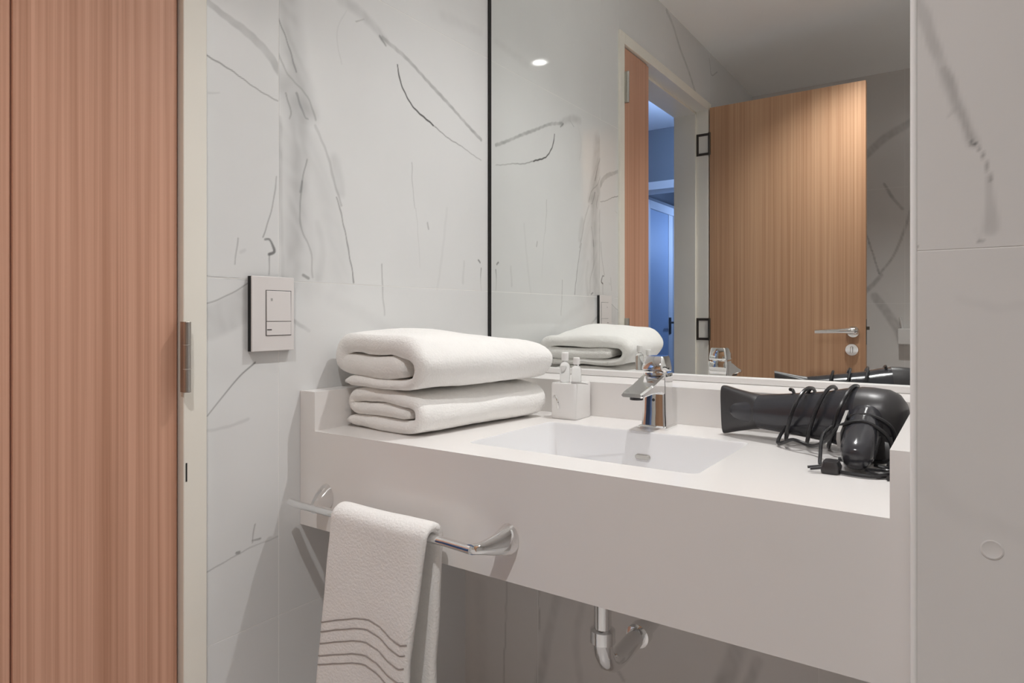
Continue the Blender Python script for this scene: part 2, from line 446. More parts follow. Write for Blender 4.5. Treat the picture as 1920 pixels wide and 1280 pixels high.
wl = thing('wall_left', (-L, 1.0, 0.0), 'white marble tiled wall with light switch left of the vanity', 'wall', kind='structure')
w = MB()
w.box(-L - WT, -L - 0.0004, DY1 - 0.02, D + 0.1, 0, CEIL)
w.box(-L - WT, -L - 0.0004, YREAR - 0.1, DY0 + 0.02, 0, CEIL)
w.box(-L - WT, -L - 0.0004, DY0 + 0.02, DY1 - 0.02, DZ - 0.02, CEIL)
w.build('wall_core', 'grout', wl, smooth=False)
JY = 0.758
for r in range(4):
    v0, v1 = ROWS[r] + G, ROWS[r + 1] - (G if r < 3 else 0)
    for u0, u1 in ((DY1, JY - G), (JY + G, D)):
        own = [q for q in VEINS_LEFT if (sum(p[0] for p in q[0]) / len(q[0]) < JY) == (u1 < JY + 0.01)]
        tile(wl, 'x+', -L, u0, u1, v0, v1, near(own, u0, u1, v0, v1) if v1 > 0.3 else ())
    for u0, u1 in ((YREAR, -0.44 - G), ):
        tile(wl, 'x+', -L, u0, DY0, v0, v1, near(VEINS_LEFT, u0, DY0, v0, v1))
for u0, u1 in ((DY0 + 2 * G, 0.155 - G), (0.155 + G, DY1 - 2 * G)):
    tile(wl, 'x+', -L, u0, u1, DZ, CEIL, near(VEINS_LEFT, u0, u1, DZ, CEIL))

wb = thing('wall_back', (-0.5, D, 0.0), 'tiled wall behind the mirror and under the vanity ledge', 'wall', kind='structure')
MB().box(-L, XR + 0.05, D + 0.0055, D + 0.1, LEDGE - 0.02, CEIL).box(-L, XR + 0.05, YU + 0.0004, D + 0.1, 0, LEDGE - 0.02).build('wall_core', 'grout', wb, smooth=False)
for r, (v0, v1) in enumerate(((0.0, 0.523 - G), (0.523 + G, LEDGE - 0.021))):
    for u0, u1 in ((-L, -0.826 - G), (-0.826 + G, -0.22 - G), (-0.22 + G, XR)):
        tile(wb, 'y-', YU, u0, u1, v0, v1, near(VEINS_UNDER, u0, u1, v0, v1), 'tile_dim', res=0.004)

wr = thing('wall_right', (0.4, YS, 0.0), 'pale tiled wall end standing right of the vanity', 'wall', kind='structure')
MB().box(XR + 0.006, XE, YS + 0.0004, D + 0.1, 0, CEIL).build('wall_core', 'grout', wr, smooth=False)
for r in range(4):
    v0, v1 = ROWS[r] + G, ROWS[r + 1] - (G if r < 3 else 0)
    for u0, u1 in ((XR + 0.006, 0.55 - G), (0.55 + G, XE)):
        tile(wr, 'y-', YS, u0, u1, v0, v1, near(VEINS_RIGHT, u0, u1, v0, v1) if u0 < 0.3 else (), 'tile_dim', res=0.003)
t = MB().loft([[(XR + 0.0038 - 0.0032 * math.cos(PI * k / 10) * (1 if k <= 5 else 1), YS + 0.001 - 0.0034 * math.sin(PI * k / 10), z) for k in range(11)] + [(XR + 0.0070, YS + 0.03, z), (XR + 0.0006, YS + 0.03, z)] for z in (0, CEIL)]).build('trim_1', 'trimmetal', None, angle=50)
put(t, 'thin bright white edge strip on the corner of the right wall', 'trim', kind='structure')
pc = put(MB().lathe([(0.0, 0.0), (0.0090, 0.0), (0.0092, 0.0006), (0.0080, 0.0010), (0.0070, 0.0006), (0.0, 0.0007)], (0.021, YS, 0.855), (0, -1, 0)).build('screw_cap', 'tile_dim', None),
         'small round grey plug cap on the right wall', 'cap')

wq = thing('wall_rear', (0.0, YREAR, 0.0), 'dark tiled rear wall behind the open door, seen in mirror', 'wall', kind='structure')
MB().box(-L - WT, XE, YREAR - 0.1, YREAR - 0.0004, 0, CEIL).build('wall_core', 'grout', wq, smooth=False)
for r in range(4):
    v0, v1 = ROWS[r] + G, ROWS[r + 1] - (G if r < 3 else 0)
    for u0, u1 in ((-L, -0.262 - G), (-0.262 + G, 0.35 - G), (0.35 + G, XE)):
        tile(wq, 'y+', YREAR, u0, u1, v0, v1, near(VEINS_REAR, u0, u1, v0, v1) if u0 < 0 else (), 'tile_dim', res=0.006)
put(box('wall_side', 'tile_dim', None, XE, XE + 0.1, YREAR - 0.1, D + 0.1, 0, CEIL, smooth=False), 'plain pale wall closing the shower end of the room', 'wall', kind='structure')

# ------------------------------------------------------------------ door frame and doors
fr = thing('trim_2', (-L, 0.1, 0.0), 'cream lacquered door frame beside the marble wall', 'door frame', kind='structure')
FX = -L + 0.008      # face of the frame
def jamb(y_out, y_in, sgn):
    m = MB()
    m.box(-L - WT - 0.008, FX, min(y_out, y_in), max(y_out, y_in), 0, DZ)
    s0, s1 = (y_in, y_in + sgn * 0.012)
    m.box(-L - WT - 0.008, -1.095, min(s0, s1), max(s0, s1), 0, DZ - 0.04)
    return m
jamb(DY1, 0.574, -1).build('jamb', 'cream', fr, bevel=0.0015)
jamb(DY0, -0.385, 1).build('jamb', 'cream', fr, bevel=0.0015)
MB().box(-L - WT - 0.008, FX, -0.385, 0.574, DZ - 0.04, DZ).box(-L - WT - 0.008, -1.095, -0.385, 0.574, DZ - 0.052, DZ - 0.04).build('head', 'cream', fr, bevel=0.0015)
box('strike_slot', 'dark', fr, FX - 0.004, FX + 0.0004, 0.5775, 0.5800, 0.808, 0.838)

dA = thing('door_1', (-1.065, 0.45, 0.0), 'narrow reddish wood door leaf, closed, beside the cream frame', 'door', kind='structure')
MB().box(-1.087, -1.046, 0.347, 0.5695, 0.008, 2.075).build('door_leaf', 'wood', dA, bevel=0.001)
MB().box(-1.087, -1.0495, 0.318, 0.3455, 0.008, 2.075).build('rebate', 'wood', dA, bevel=0.001)
def knuckle(z0, z1, par):
    h = MB()
    rr = []
    for z in (z0, z1):
        rr.append([(-1.024 + 0.0065 * math.cos(a), 0.5735 + 0.0060 * math.sin(a), z) for a in [2 * PI * k / 12 for k in range(12)]])
    h.loft(rr)
    h.box(-1.038, -1.021, 0.570, 0.577, z0, z1)
    o = h.build('hinge', 'steel', par, bevel=0.0008)
    o['label'] = 'brushed steel hinge knuckle'
    for z in (z0 + (z1 - z0) * 0.33, z0 + (z1 - z0) * 0.67):
        MB().lathe([(0.0064, -0.0006), (0.0070, 0), (0.0064, 0.0006)], (-1.024, 0.5735, z)).build('hinge_ring', 'steel', o)
knuckle(0.953, 1.066, dA); knuckle(1.86, 1.975, dA); knuckle(0.20, 0.315, dA)

dB = thing('door_2', (-1.02, -0.406, 0.0), 'wide honey wood door leaf, open, reflected in the mirror', 'door', kind='structure')
MB().box(-1.028, -0.352, -0.426, -0.386, 0.008, 2.090).build('door_leaf', 'wood_big', dB, bevel=0.001)
for z0 in (0.955, 1.86, 0.20):
    z1 = z0 + 0.108
    h = MB()
    h.box(-1.093, -1.082, -0.3865, -0.3825, z0, z1)
    h.box(-1.082, -1.030, -0.3865, -0.3825, z0, z0 + 0.012)
    h.box(-1.082, -1.030, -0.3865, -0.3825, z1 - 0.012, z1)
    h.tube([(-1.028, -0.380, z0), (-1.028, -0.380, z1)], 0.006, 10)
    o = h.build('hinge', 'dark_metal', dB); o['label'] = 'open-framed steel hinge with shade put into its dark colour'  # silver-grey hinge; its shade is put into the dark colour
# lever, rosettes, thumb turn
hz, hx = 1.005, -0.400
hd = MB()
hd.lathe([(0.0, 0), (0.025, 0), (0.026, 0.004), (0.024, 0.009), (0.0, 0.009)], (hx, -0.386, hz), (0, 1, 0))
hd.lathe([(0.0, 0), (0.010, 0), (0.010, 0.045), (0.0, 0.048)], (hx, -0.380, hz), (0, 1, 0), 16)
pts = [(hx + 0.012, -0.338, hz + 0.006), (hx - 0.01, -0.334, hz + 0.006), (hx - 0.06, -0.334, hz + 0.003), (hx - 0.145, -0.337, hz - 0.001)]
rings = []
for i, p in enumerate(pts):
    a, b = (0.012, 0.013, 0.012, 0.010)[i], (0.012, 0.013, 0.011, 0.009)[i]
    rings.append([(p[0], p[1] + a * math.cos(q), p[2] + b * math.sin(q)) for q in [2 * PI * k / 14 for k in range(14)]])
hd.loft(rings)
o = hd.build('lever_handle', 'chrome', dB); o['label'] = 'chrome lever handle'
lk = MB().lathe([(0.0, 0), (0.027, 0), (0.028, 0.004), (0.025, 0.010), (0.0, 0.010)], (hx - 0.005, -0.386, hz - 0.078), (0, 1, 0)).build('lock_rosette', 'chrome', dB)
lk['label'] = 'round chrome lock rosette'
box('thumb_turn', 'chrome', lk, hx - 0.010, hx, -0.378, -0.362, hz - 0.092, hz - 0.064, bevel=0.002)
MB().box(-0.3525, -0.340, -0.413, -0.401, 1.014, 1.028).box(-0.3525, -0.3512, -0.417, -0.395, 0.95, 1.06).build('latch', 'dark_metal', dB)

# ------------------------------------------------------------------ corridor beyond the doorway
HX0, HX1, HY0, HY1 = -2.25, -L - WT - 0.001, -3.3, 1.2
put(box('wall_hall', 'hallwall', None, HX0 - 0.08, HX0, HY0, HY1, 0, CEIL, smooth=False), 'dark grey hall wall facing the doorway', 'wall', kind='structure')
put(box('wall_hall_end', 'hallwall', None, HX0, HX1, HY1, HY1 + 0.08, 0, CEIL, smooth=False), 'dark grey wall closing the near end of the hall', 'wall', kind='structure')
put(box('wall_hall_far', 'hallwall', None, HX0, HX1, HY0 - 0.08, HY0, 0, CEIL, smooth=False), 'dark grey wall closing the far end of the hall', 'wall', kind='structure')
put(box('wall_hall_side', 'hallwall', None, HX1 - 0.02, HX1 + 0.02, HY0, YREAR - 0.101, 0, CEIL, smooth=False), 'dark grey hall wall beyond the bathroom', 'wall', kind='structure')
put(box('ceiling_hall', 'hallwhite', None, HX0 - 0.08, HX1, HY0 - 0.08, HY1 + 0.08, CEIL, CEIL + 0.08, smooth=False), 'white hall ceiling in bluish light', 'ceiling', kind='structure')
put(box('floor_hall', 'floor', None, HX0 - 0.08, HX1, HY0 - 0.08, HY1 + 0.08, -0.06, 0, smooth=False), 'grey hall floor beyond the doorway', 'floor', kind='structure')
put(box('wall_lintel', 'hallwall', None, HX0, HX1 - 0.02, -1.70, -1.56, 2.012, CEIL, smooth=False), 'bluish wall panel over the hall opening', 'wall', kind='structure')
put(box('trim_3', 'hallwhite', None, HX0, HX1 - 0.02, -1.72, -1.548, 1.955, 2.012, bevel=0.003), 'white horizontal strip under the bluish hall wall panel', 'trim', kind='structure')
put(box('wall_hall_block', 'hallwall', None, HX0, -1.93, HY0, -1.72, 0, 1.955, smooth=False), 'dark grey wall round the blue hall door', 'wall', kind='structure')
hd3 = thing('door_3', (-1.93, -2.1, 0.0), 'blue painted hall door in a white frame', 'door', kind='structure')
MB().box(-1.935, -1.915, -2.32, -2.25, 0, 1.93).box(-1.935, -1.915, -1.78, -1.722, 0, 1.93).box(-1.935, -1.915, -2.25, -1.78, 1.87, 1.93).build('door_frame', 'hallwhite', hd3, bevel=0.003)
MB().box(-1.935, -1.922, -2.25, -2.16, 0.01, 1.868).build('door_stile', 'hallwhite', hd3, bevel=0.002)
MB().box(-1.935, -1.925, -2.158, -1.782, 0.01, 1.868).build('door_leaf', 'halldoor', hd3, bevel=0.002)
MB().box(-1.922, -1.916, -2.20, -2.165, 0.93, 1.06).tube([(-1.916, -2.18, 1.02), (-1.885, -2.18, 1.02), (-1.885, -2.09, 1.02)], 0.008, 8).build('door_handle', 'dark_metal', hd3)

# ------------------------------------------------------------------ lamps (recessed downlights)
for i, (x, y, wts, lab) in enumerate(LAMPS):
    dl = thing('downlight', (x, y, CEIL), lab, 'ceiling light', 'recessed bathroom downlights')
    MB().lathe([(0.033, 0.0), (0.052, 0.0), (0.050, -0.006), (0.036, -0.008), (0.033, 0.0)], (x, y, CEIL)).build('rim', 'white', dl)
    MB().lathe([(0.0, -0.001), (0.033, -0.001), (0.033, -0.003), (0.0, -0.003)], (x, y, CEIL)).build('lens', 'lens', dl)
    ld = bpy.data.lights.new('downlight_lamp', 'SPOT'); ld.energy = wts; ld.color = WARM
    ld.shadow_soft_size = 0.020; ld.spot_size = math.radians(118); ld.spot_blend = 1.0
    lo = bpy.data.objects.new('lamp', ld); COL.objects.link(lo); lo.parent = dl; lo.location = (0, 0, -0.035)
for x, y, z, wts in HALL_LAMPS:
    ld = bpy.data.lights.new('hall_light', 'POINT'); ld.energy = wts; ld.color = HALL_BLUE; ld.shadow_soft_size = 0.04
    lo = bpy.data.objects.new('hall_light', ld); COL.objects.link(lo); lo.location = (x, y, z)

# ------------------------------------------------------------------ mirror
mr = thing('mirror', (-0.5, D, LEDGE), 'large frameless wall mirror above the vanity ledge', 'mirror')
box('glass', 'mirror', mr, -L + 0.0005, XR, D, D + 0.005, 0.947, CEIL - 0.0005, smooth=False)
o = box('bottom_rail', 'white', mr, -L + 0.001, XR - 0.001, D - 0.010, D - 0.0003, LEDGE + 0.0004, 0.9475, bevel=0.002); o['label'] = 'white bottom rail'
o = box('edge_seal', 'dark', mr, -L + 0.0002, -L + 0.0062, D - 0.004, D - 0.0002, 0.948, CEIL - 0.0005); o['label'] = 'black edge seal'

# ------------------------------------------------------------------ vanity
vn = thing('vanity_unit', (-0.55, 1.05, APB), 'white solid surface vanity with sunken basin and deep apron', 'vanity')
BX0, BX1, BY0, BY1 = -0.697, -0.300, 0.880, 1.150
c = MB()
YB = 1.268           # front of the back ledge
UX = -L + 0.042      # inner face of the left upstand
def hole_ring(x0, x1, y0, y1, r, z, n=6):
    out = []
    for cx, cy, a0 in ((x1 - r, y1 - r, 0), (x0 + r, y1 - r, PI / 2), (x0 + r, y0 + r, PI), (x1 - r, y0 + r, 1.5 * PI)):
        for k in range(n + 1):
            a = a0 + PI / 2 * k / n; out.append((cx + r * math.cos(a), cy + r * math.sin(a), z))
    return out
bm = bmesh.new()
outer = [bm.verts.new(p) for p in ((UX, YF, CT), (XR - 0.02, YF, CT), (XR - 0.02, YB, CT), (UX, YB, CT))]
inner = [bm.verts.new(p) for p in hole_ring(BX0, BX1, BY0, BY1, 0.014, CT)]
ed = [bm.edges.new((outer[i], outer[(i + 1) % 4])) for i in range(4)] + [bm.edges.new((inner[i], inner[(i + 1) % len(inner)])) for i in range(len(inner))]
bmesh.ops.triangle_fill(bm, use_beauty=True, edges=ed)
for f in [f for f in bm.faces if BX0 + 0.02 < f.calc_center_median().x < BX1 - 0.02 and BY0 + 0.02 < f.calc_center_median().y < BY1 - 0.02]:
    bm.faces.remove(f)
for f in bm.faces:
    if f.normal.z < 0: f.normal_flip()
me = bpy.data.meshes.new('countertop'); bm.to_mesh(me); bm.free()
link('countertop', me, 'solid', vn, smooth=False)
# apron with its two upstand ends in one plane
a = MB()
for x0, x1, z1 in ((-L + 0.0004, UX, LEDGE), (UX, XR - 0.02, CT), (XR - 0.02, XR, LEDGE)):
    a.add([(x0, YF, APB), (x1, YF, APB), (x1, YF, z1), (x0, YF, z1)], [(0, 1, 2, 3)])
a.add([(-L + 0.0004, YF, APB), (XR, YF, APB), (XR, YF + 0.02, APB), (-L + 0.0004, YF + 0.02, APB)], [(3, 2, 1, 0)])
a.add([(-L + 0.0004, YF + 0.02, APB), (XR, YF + 0.02, APB), (XR, YF + 0.02, CT - 0.004), (-L + 0.0004, YF + 0.02, CT - 0.004)], [(3, 2, 1, 0)])
a.build('apron', 'solid', vn, smooth=False)
def upstand(name, x0, x1, inner_x):
    m = MB()
    m.add([(x0, YF, LEDGE), (x1, YF, LEDGE), (x1, D, LEDGE), (x0, D, LEDGE)], [(0, 1, 2, 3)])
    m.add([(inner_x, YF, CT), (inner_x, YB, CT), (inner_x, YB, LEDGE), (inner_x, YF, LEDGE)], [(0, 1, 2, 3)])
    m.build(name, 'solid', vn, smooth=False)
upstand('side_upstand', -L + 0.0004, UX, UX); upstand('side_upstand', XR - 0.02, XR, XR - 0.02)
MB().add([(UX, YB, LEDGE), (XR - 0.02, YB, LEDGE), (XR - 0.02, D, LEDGE), (UX, D, LEDGE)], [(0, 1, 2, 3)]).add(
    [(UX, YB, CT), (XR - 0.02, YB, CT), (XR - 0.02, YB, LEDGE), (UX, YB, LEDGE)], [(0, 1, 2, 3)]).build('back_ledge', 'solid', vn, smooth=False)
box('underside', 'solid', vn, -L + 0.0004, BX0 - 0.02, YF + 0.02, YU - 0.001, CT - 0.03, CT - 0.004, smooth=False)
rings = [hole_ring(BX0, BX1, BY0, BY1, 0.014, CT), hole_ring(BX0 + 0.002, BX1 - 0.002, BY0 + 0.002, BY1 - 0.002, 0.014, CT - 0.003),
         hole_ring(BX0 + 0.008, BX1 - 0.008, BY0 + 0.008, BY1 - 0.006, 0.018, CT - 0.07), hole_ring(BX0 + 0.018, BX1 - 0.018, BY0 + 0.018, BY1 - 0.014, 0.02, CT - 0.084),
         hole_ring(BX0 + 0.05, BX1 - 0.05, BY0 + 0.05, BY1 - 0.05, 0.03, CT - 0.089)]
m = MB(); m.loft(rings, cap=False); n0 = len(rings[0]); m.f.append(tuple(range(4 * n0, 5 * n0)))
bs = m.build('basin', 'bowl', vn, angle=60)
bm = bmesh.new(); bm.from_mesh(bs.data)
for f in bm.faces:
    cc = f.calc_center_median() + Vector(vn.location)
    tgt = Vector(((BX0 + BX1) / 2, (BY0 + BY1) / 2, CT + 0.2)) - cc
    if f.normal.dot(tgt) < 0: f.normal_flip()
bm.to_mesh(bs.data); bm.free()
ov = MB()
ov.loft([[(-0.492 + (0.010 if k < 7 or k > 17 else -0.010) + s * math.cos(2 * PI * k / 24), y, CT - 0.046 + s * math.sin(2 * PI * k / 24)) for k in range(24)] for s, y in ((0.0045, BY1 - 0.003), (0.0045, BY1 - 0.0085), (0.0035, BY1 - 0.0095))])
o = ov.build('overflow_slot', 'steel', bs); o['label'] = 'grey metal overflow slot'
o = MB().lathe([(0.0, 0.0), (0.022, 0.0), (0.022, 0.003), (0.018, 0.005), (0.0, 0.006)], (-0.498, 1.02, CT - 0.0895)).build('drain_plug', 'chrome', bs); o['label'] = 'round chrome drain plug'

# ------------------------------------------------------------------ waste pipe below
tr = thing('drain_trap', (-0.512, 1.02, CT - 0.09), 'chrome drain pipe bend below the vanity apron', 'pipe')
px, py = -0.512, 1.02
pp = [(px, py, CT - 0.0905), (px, py, 0.56), (px, py, 0.52), (px, py + 0.004, 0.497), (px, py + 0.016, 0.478), (px, py + 0.036, 0.466), (px, py + 0.06, 0.463), (px, py + 0.15, 0.468), (px, YU - 0.001, 0.474)]
MB().tube(pp[:3], 0.0150, 18).build('tail_pipe', 'chrome', tr)
MB().tube(pp[2:], 0.0165, 18).build('bend', 'chrome', tr)
MB().lathe([(0.0155, -0.012), (0.0215, -0.011), (0.0215, 0.010), (0.0155, 0.013)], (px, py, 0.528)).build('nut', 'chrome', tr)
MB().lathe([(0.0170, -0.012), (0.0225, -0.011), (0.0225, 0.010), (0.0170, 0.013)], (px, py + 0.155, 0.4685), (0, 1, 0.02)).build('nut', 'chrome', tr)
MB().lathe([(0.017, 0.0), (0.034, 0.0), (0.032, -0.004), (0.017, -0.010)], (px, YU - 0.0005, 0.474), (0, 1, 0)).build('wall_flange', 'chrome', tr)

# ------------------------------------------------------------------ faucet
FXC, FYC = -0.490, 1.212
fc = thing('basin_faucet', (FXC, FYC, CT), 'chrome single-lever faucet standing behind the basin', 'faucet')
def rrect(cx, cy, hx, hy, z, r=0.006, n=4, tilt=0.0):
    out = []
    for sx, sy, a0 in ((1, 1, 0), (-1, 1, PI / 2), (-1, -1, PI), (1, -1, 1.5 * PI)):
        for k in range(n + 1):
            a = a0 + PI / 2 * k / n
            x = cx + sx * (hx - r) + r * math.cos(a); y = cy + sy * (hy - r) + r * math.sin(a)
            out.append((x, y, z + tilt * (y - cy)))
    return out
MB().loft([rrect(FXC, FYC, 0.030, 0.030, CT + 0.0002), rrect(FXC, FYC, 0.030, 0.030, CT + 0.004), rrect(FXC, FYC, 0.0265, 0.0265, CT + 0.0065)]).build('base_plate', 'chrome', fc)
MB().loft([rrect(FXC, FYC, 0.0255, 0.0250, CT + 0.006), rrect(FXC, FYC, 0.0235, 0.0230, CT + 0.03), rrect(FXC, FYC, 0.0225, 0.0220, CT + 0.07),
           rrect(FXC, FYC, 0.0230, 0.0230, CT + 0.098), rrect(FXC, FYC, 0.0222, 0.0222, CT + 0.106)]).build('body', 'chrome', fc)
sp = []
for y, z0, z1, hx in ((FYC - 0.010, CT + 0.062, CT + 0.106, 0.0215), (FYC - 0.035, CT + 0.070, CT + 0.1005, 0.0215), (FYC - 0.075, CT + 0.071, CT + 0.088, 0.0215), (FYC - 0.118, CT + 0.0685, CT + 0.0785, 0.0205), (FYC - 0.124, CT + 0.070, CT + 0.0765, 0.019)):
    r = 0.003
    sp.append([(FXC + a * hx, y, z) for a, z in ((-1, z0 + r), (-1, z1 - r), (-0.86, z1), (0.86, z1), (1, z1 - r), (1, z0 + r), (0.86, z0), (-0.86, z0))])
MB().loft(sp).build('spout', 'chrome', fc, angle=35)
ae = MB().lathe([(0.0, 0.0), (0.012, 0.0), (0.012, -0.008), (0.009, -0.008), (0.0, -0.006)], (FXC, FYC - 0.101, CT + 0.0715)).build('aerator', 'blackmat', fc); ae['label'] = 'dark aerator under the spout tip'
MB().lathe([(0.0, 0.0), (0.0175, 0.0), (0.0180, 0.008), (0.0150, 0.013), (0.0, 0.014)], (FXC, FYC, CT + 0.106)).build('cartridge_cap', 'chrome', fc)
lv = []
for z, hx, y0, y1 in ((CT + 0.109, 0.0205, -0.024, 0.0205), (CT + 0.114, 0.0210, -0.032, 0.021), (CT + 0.124, 0.0195, -0.030, 0.020), (CT + 0.136, 0.0175, -0.020, 0.018), (CT + 0.138, 0.0160, -0.018, 0.0165)):
    lv.append(rrect(FXC, FYC + (y0 + y1) / 2, hx, (y1 - y0) / 2, z, 0.004, 3))
MB().loft(lv).build('lever', 'chrome', fc, angle=35)
MB().lathe([(0.0, 0), (0.003, 0), (0.003, 0.0012), (0.0, 0.0014)], (FXC, FYC - 0.0213, CT + 0.055), (0, -1, 0), 10).build('set_screw', 'blackmat', fc)

# ------------------------------------------------------------------ light switch
sw = thing('light_switch', (-L, 0.738, 1.012), 'white light switch with two rockers on the marble wall', 'switch')
sy0, sy1, sz0, sz1 = 0.694, 0.782, 1.012, 1.146
box('back_box', 'dark', sw, -L + 0.0003, -L + 0.0095, sy0 + 0.0004, sy1 - 0.0004, sz0 + 0.0004, sz1 - 0.0004)
MB().box(-L + 0.0095, -L + 0.013, sy0, sy1, sz0, sz1).build('cover_plate', 'switch', sw, bevel=0.001)
MB().box(-L + 0.0129, -L + 0.0133, 0.7215, 0.7755, 1.0395, 1.1215).build('recess', 'dark', sw)
o = MB().add([(-L + 0.0133, 0.7226, 1.0655), (-L + 0.0133, 0.7744, 1.0655), (-L + 0.0133, 0.7744, 1.1205), (-L + 0.0133, 0.7226, 1.1205),
          (-L + 0.0155, 0.7230, 1.0660), (-L + 0.0150, 0.7740, 1.0660), (-L + 0.0140, 0.7740, 1.1200), (-L + 0.0143, 0.7230, 1.1200)],
         [(0, 3, 2, 1), (4, 5, 6, 7), (0, 1, 5, 4), (1, 2, 6, 5), (2, 3, 7, 6), (3, 0, 4, 7)]).build('rocker', 'switch', sw, smooth=False)
o2 = MB().box(-L + 0.0133, -L + 0.0146, 0.7226, 0.7744, 1.0405, 1.0648).build('rocker', 'switch', sw, bevel=0.0005)
box('marker', 'greyplastic', o, -L + 0.0143, -L + 0.01485, 0.731, 0.735, 1.102, 1.107)
box('marker', 'dark', o2, -L + 0.0145, -L + 0.0149, 0.7235, 0.733, 1.0495, 1.0512)

# ------------------------------------------------------------------ towels
def ribbon(ctrl, t, n=70):
    """closed outline (left side then right side) around a 2-D centre line"""
    P = curve_pts([(a, b, 0) for a, b in ctrl], n); m = len(P)
    Lf, Rt = [], []
    for i, p in enumerate(P):
        d = (P[min(i + 1, m - 1)] - P[max(i - 1, 0)]).normalized(); nn = Vector((-d.y, d.x, 0))
        tt = (t if not callable(t) else t(i / (m - 1))) * 0.5
        e = min(i, m - 1 - i); tt *= (0.62, 0.88, 0.97)[e] if e < 3 else 1.0
        Lf.append((p, nn * tt)); Rt.append((p, nn * -tt))
    return Lf, Rt

def folded(name, mat, parent, ctrl, thick, length, origin, rot, seed, warp=None, amp=0.004, ns=44):
    Lf, Rt = ribbon(ctrl, thick); m = len(Lf)
    rings = []
    for j in range(ns + 1):
        s = j / ns; e = min(s, 1 - s) * length
        k = 1.0 if e > 0.014 else 0.35 + 0.65 * math.sqrt(max(0.0, 1 - (1 - e / 0.014) ** 2))
        ring = [p + d * k for p, d in Lf] + [p + d * k for p, d in reversed(Rt)]
        rings.append([(q.x, s * length, q.y) for q in ring])
    mb = MB(); n = 2 * m
    vs = [p for r in rings for p in r]; fs = []
    for i in range(ns):
        for k in range(n):
            a = i * n + k; b = i * n + (k + 1) % n; fs.append((a, b, b + n, a + n))
    for base in (0, ns * n):
        for k in range(m - 1):
            fs.append((base + k, base + k + 1, base + n - 2 - k, base + n - 1 - k))
    cr, sr = math.cos(rot), math.sin(rot); out = []
    for x, y, z in vs:
        if warp: x, y, z = warp(x, y, z)
        q = Vector((x * 14 + seed, y * 9, z * 22))
        x += amp * noise.noise(q); y += amp * noise.noise(q + Vector((7, 3, 1))); z2 = z + amp * noise.noise(q + Vector((2, 9, 5)))
        f = Vector((x * 60, y * 60, z * 60 + seed)); z2 += 0.0011 * noise.noise(f)
        z2 = max(z2, 0.0008)
        out.append((origin[0] + x * cr + y * sr, origin[1] - x * sr + y * cr, origin[2] + z2))
    mb.add(out, fs)
    return mb.build(name, mat, parent, angle=0)

ROT = math.radians(5.5)
# lower towel: three plump layers, folded edge on the right
low = [(0.170, 0.0375), (0.12, 0.0385), (0.06, 0.0375), (0.02, 0.0385), (0.0095, 0.0435), (0.0075, 0.0505), (0.012, 0.0585), (0.03, 0.0625), (0.08, 0.0632), (0.14, 0.0628), (0.180, 0.0590), (0.1945, 0.0490), (0.1985, 0.0370), (0.1945, 0.0250), (0.180, 0.0160), (0.14, 0.0128), (0.08, 0.0126), (0.03, 0.0128), (-0.002, 0.0126)]
def warp_low(x, y, z):
    return x + 0.012 * (y / 0.34) * (x / 0.2), y, z * (1 + 0.03 * math.sin(x * 20))
t1 = folded('bath_towel', 'terry', None, low, lambda u: 0.0246, 0.352, (-0.992, 0.8785, CT + 0.0002), ROT, 3.0, warp_low, 0.0030)
put(t1, 'lower folded white bath towel, resting on the vanity counter', 'towel', 'folded white bath towels')
up = [(0.166, 0.0410), (0.12, 0.0405), (0.06, 0.0395), (0.015, 0.0410), (-0.0045, 0.0480), (-0.0095, 0.0600), (-0.0060, 0.0720), (0.008, 0.0815), (0.035, 0.0840), (0.09, 0.0815), (0.150, 0.0800), (0.186, 0.0735), (0.2010, 0.0600), (0.2055, 0.0440), (0.2010, 0.0280), (0.187, 0.0160), (0.150, 0.0112), (0.09, 0.0108), (0.03, 0.0110), (0.006, 0.0110)]
def warp_up(x, y, z):
    s = y / 0.360; x = x * 1.045
    zz = z * (1 - 0.20 * s * s) + 0.004 * math.sin(s * 6 + x * 10) * (z / 0.09)
    zz += (0.007 * math.sin(s * PI) + 0.004 * math.sin(s * 2 * PI - 1.6)) * max(0.0, math.sin(max(0.0, min(1.0, x / 0.2)) * PI)) * (z / 0.09)
    return x + 0.016 * s * (x / 0.2) + 0.006 * math.sin(s * PI) * (x / 0.2), y, zz
t2 = folded('bath_towel', 'terry', None, up, lambda u: 0.0385 if u < 0.28 else (0.0395 if u < 0.55 else 0.0205 + 0.018 * max(0.0, (0.75 - u) / 0.20)), 0.360, (-1.002, 0.8735, CT + 0.0790), ROT, 11.0, warp_up, 0.0055)
put(t2, 'upper plump folded white bath towel, topmost of the stack', 'towel', 'folded white bath towels')

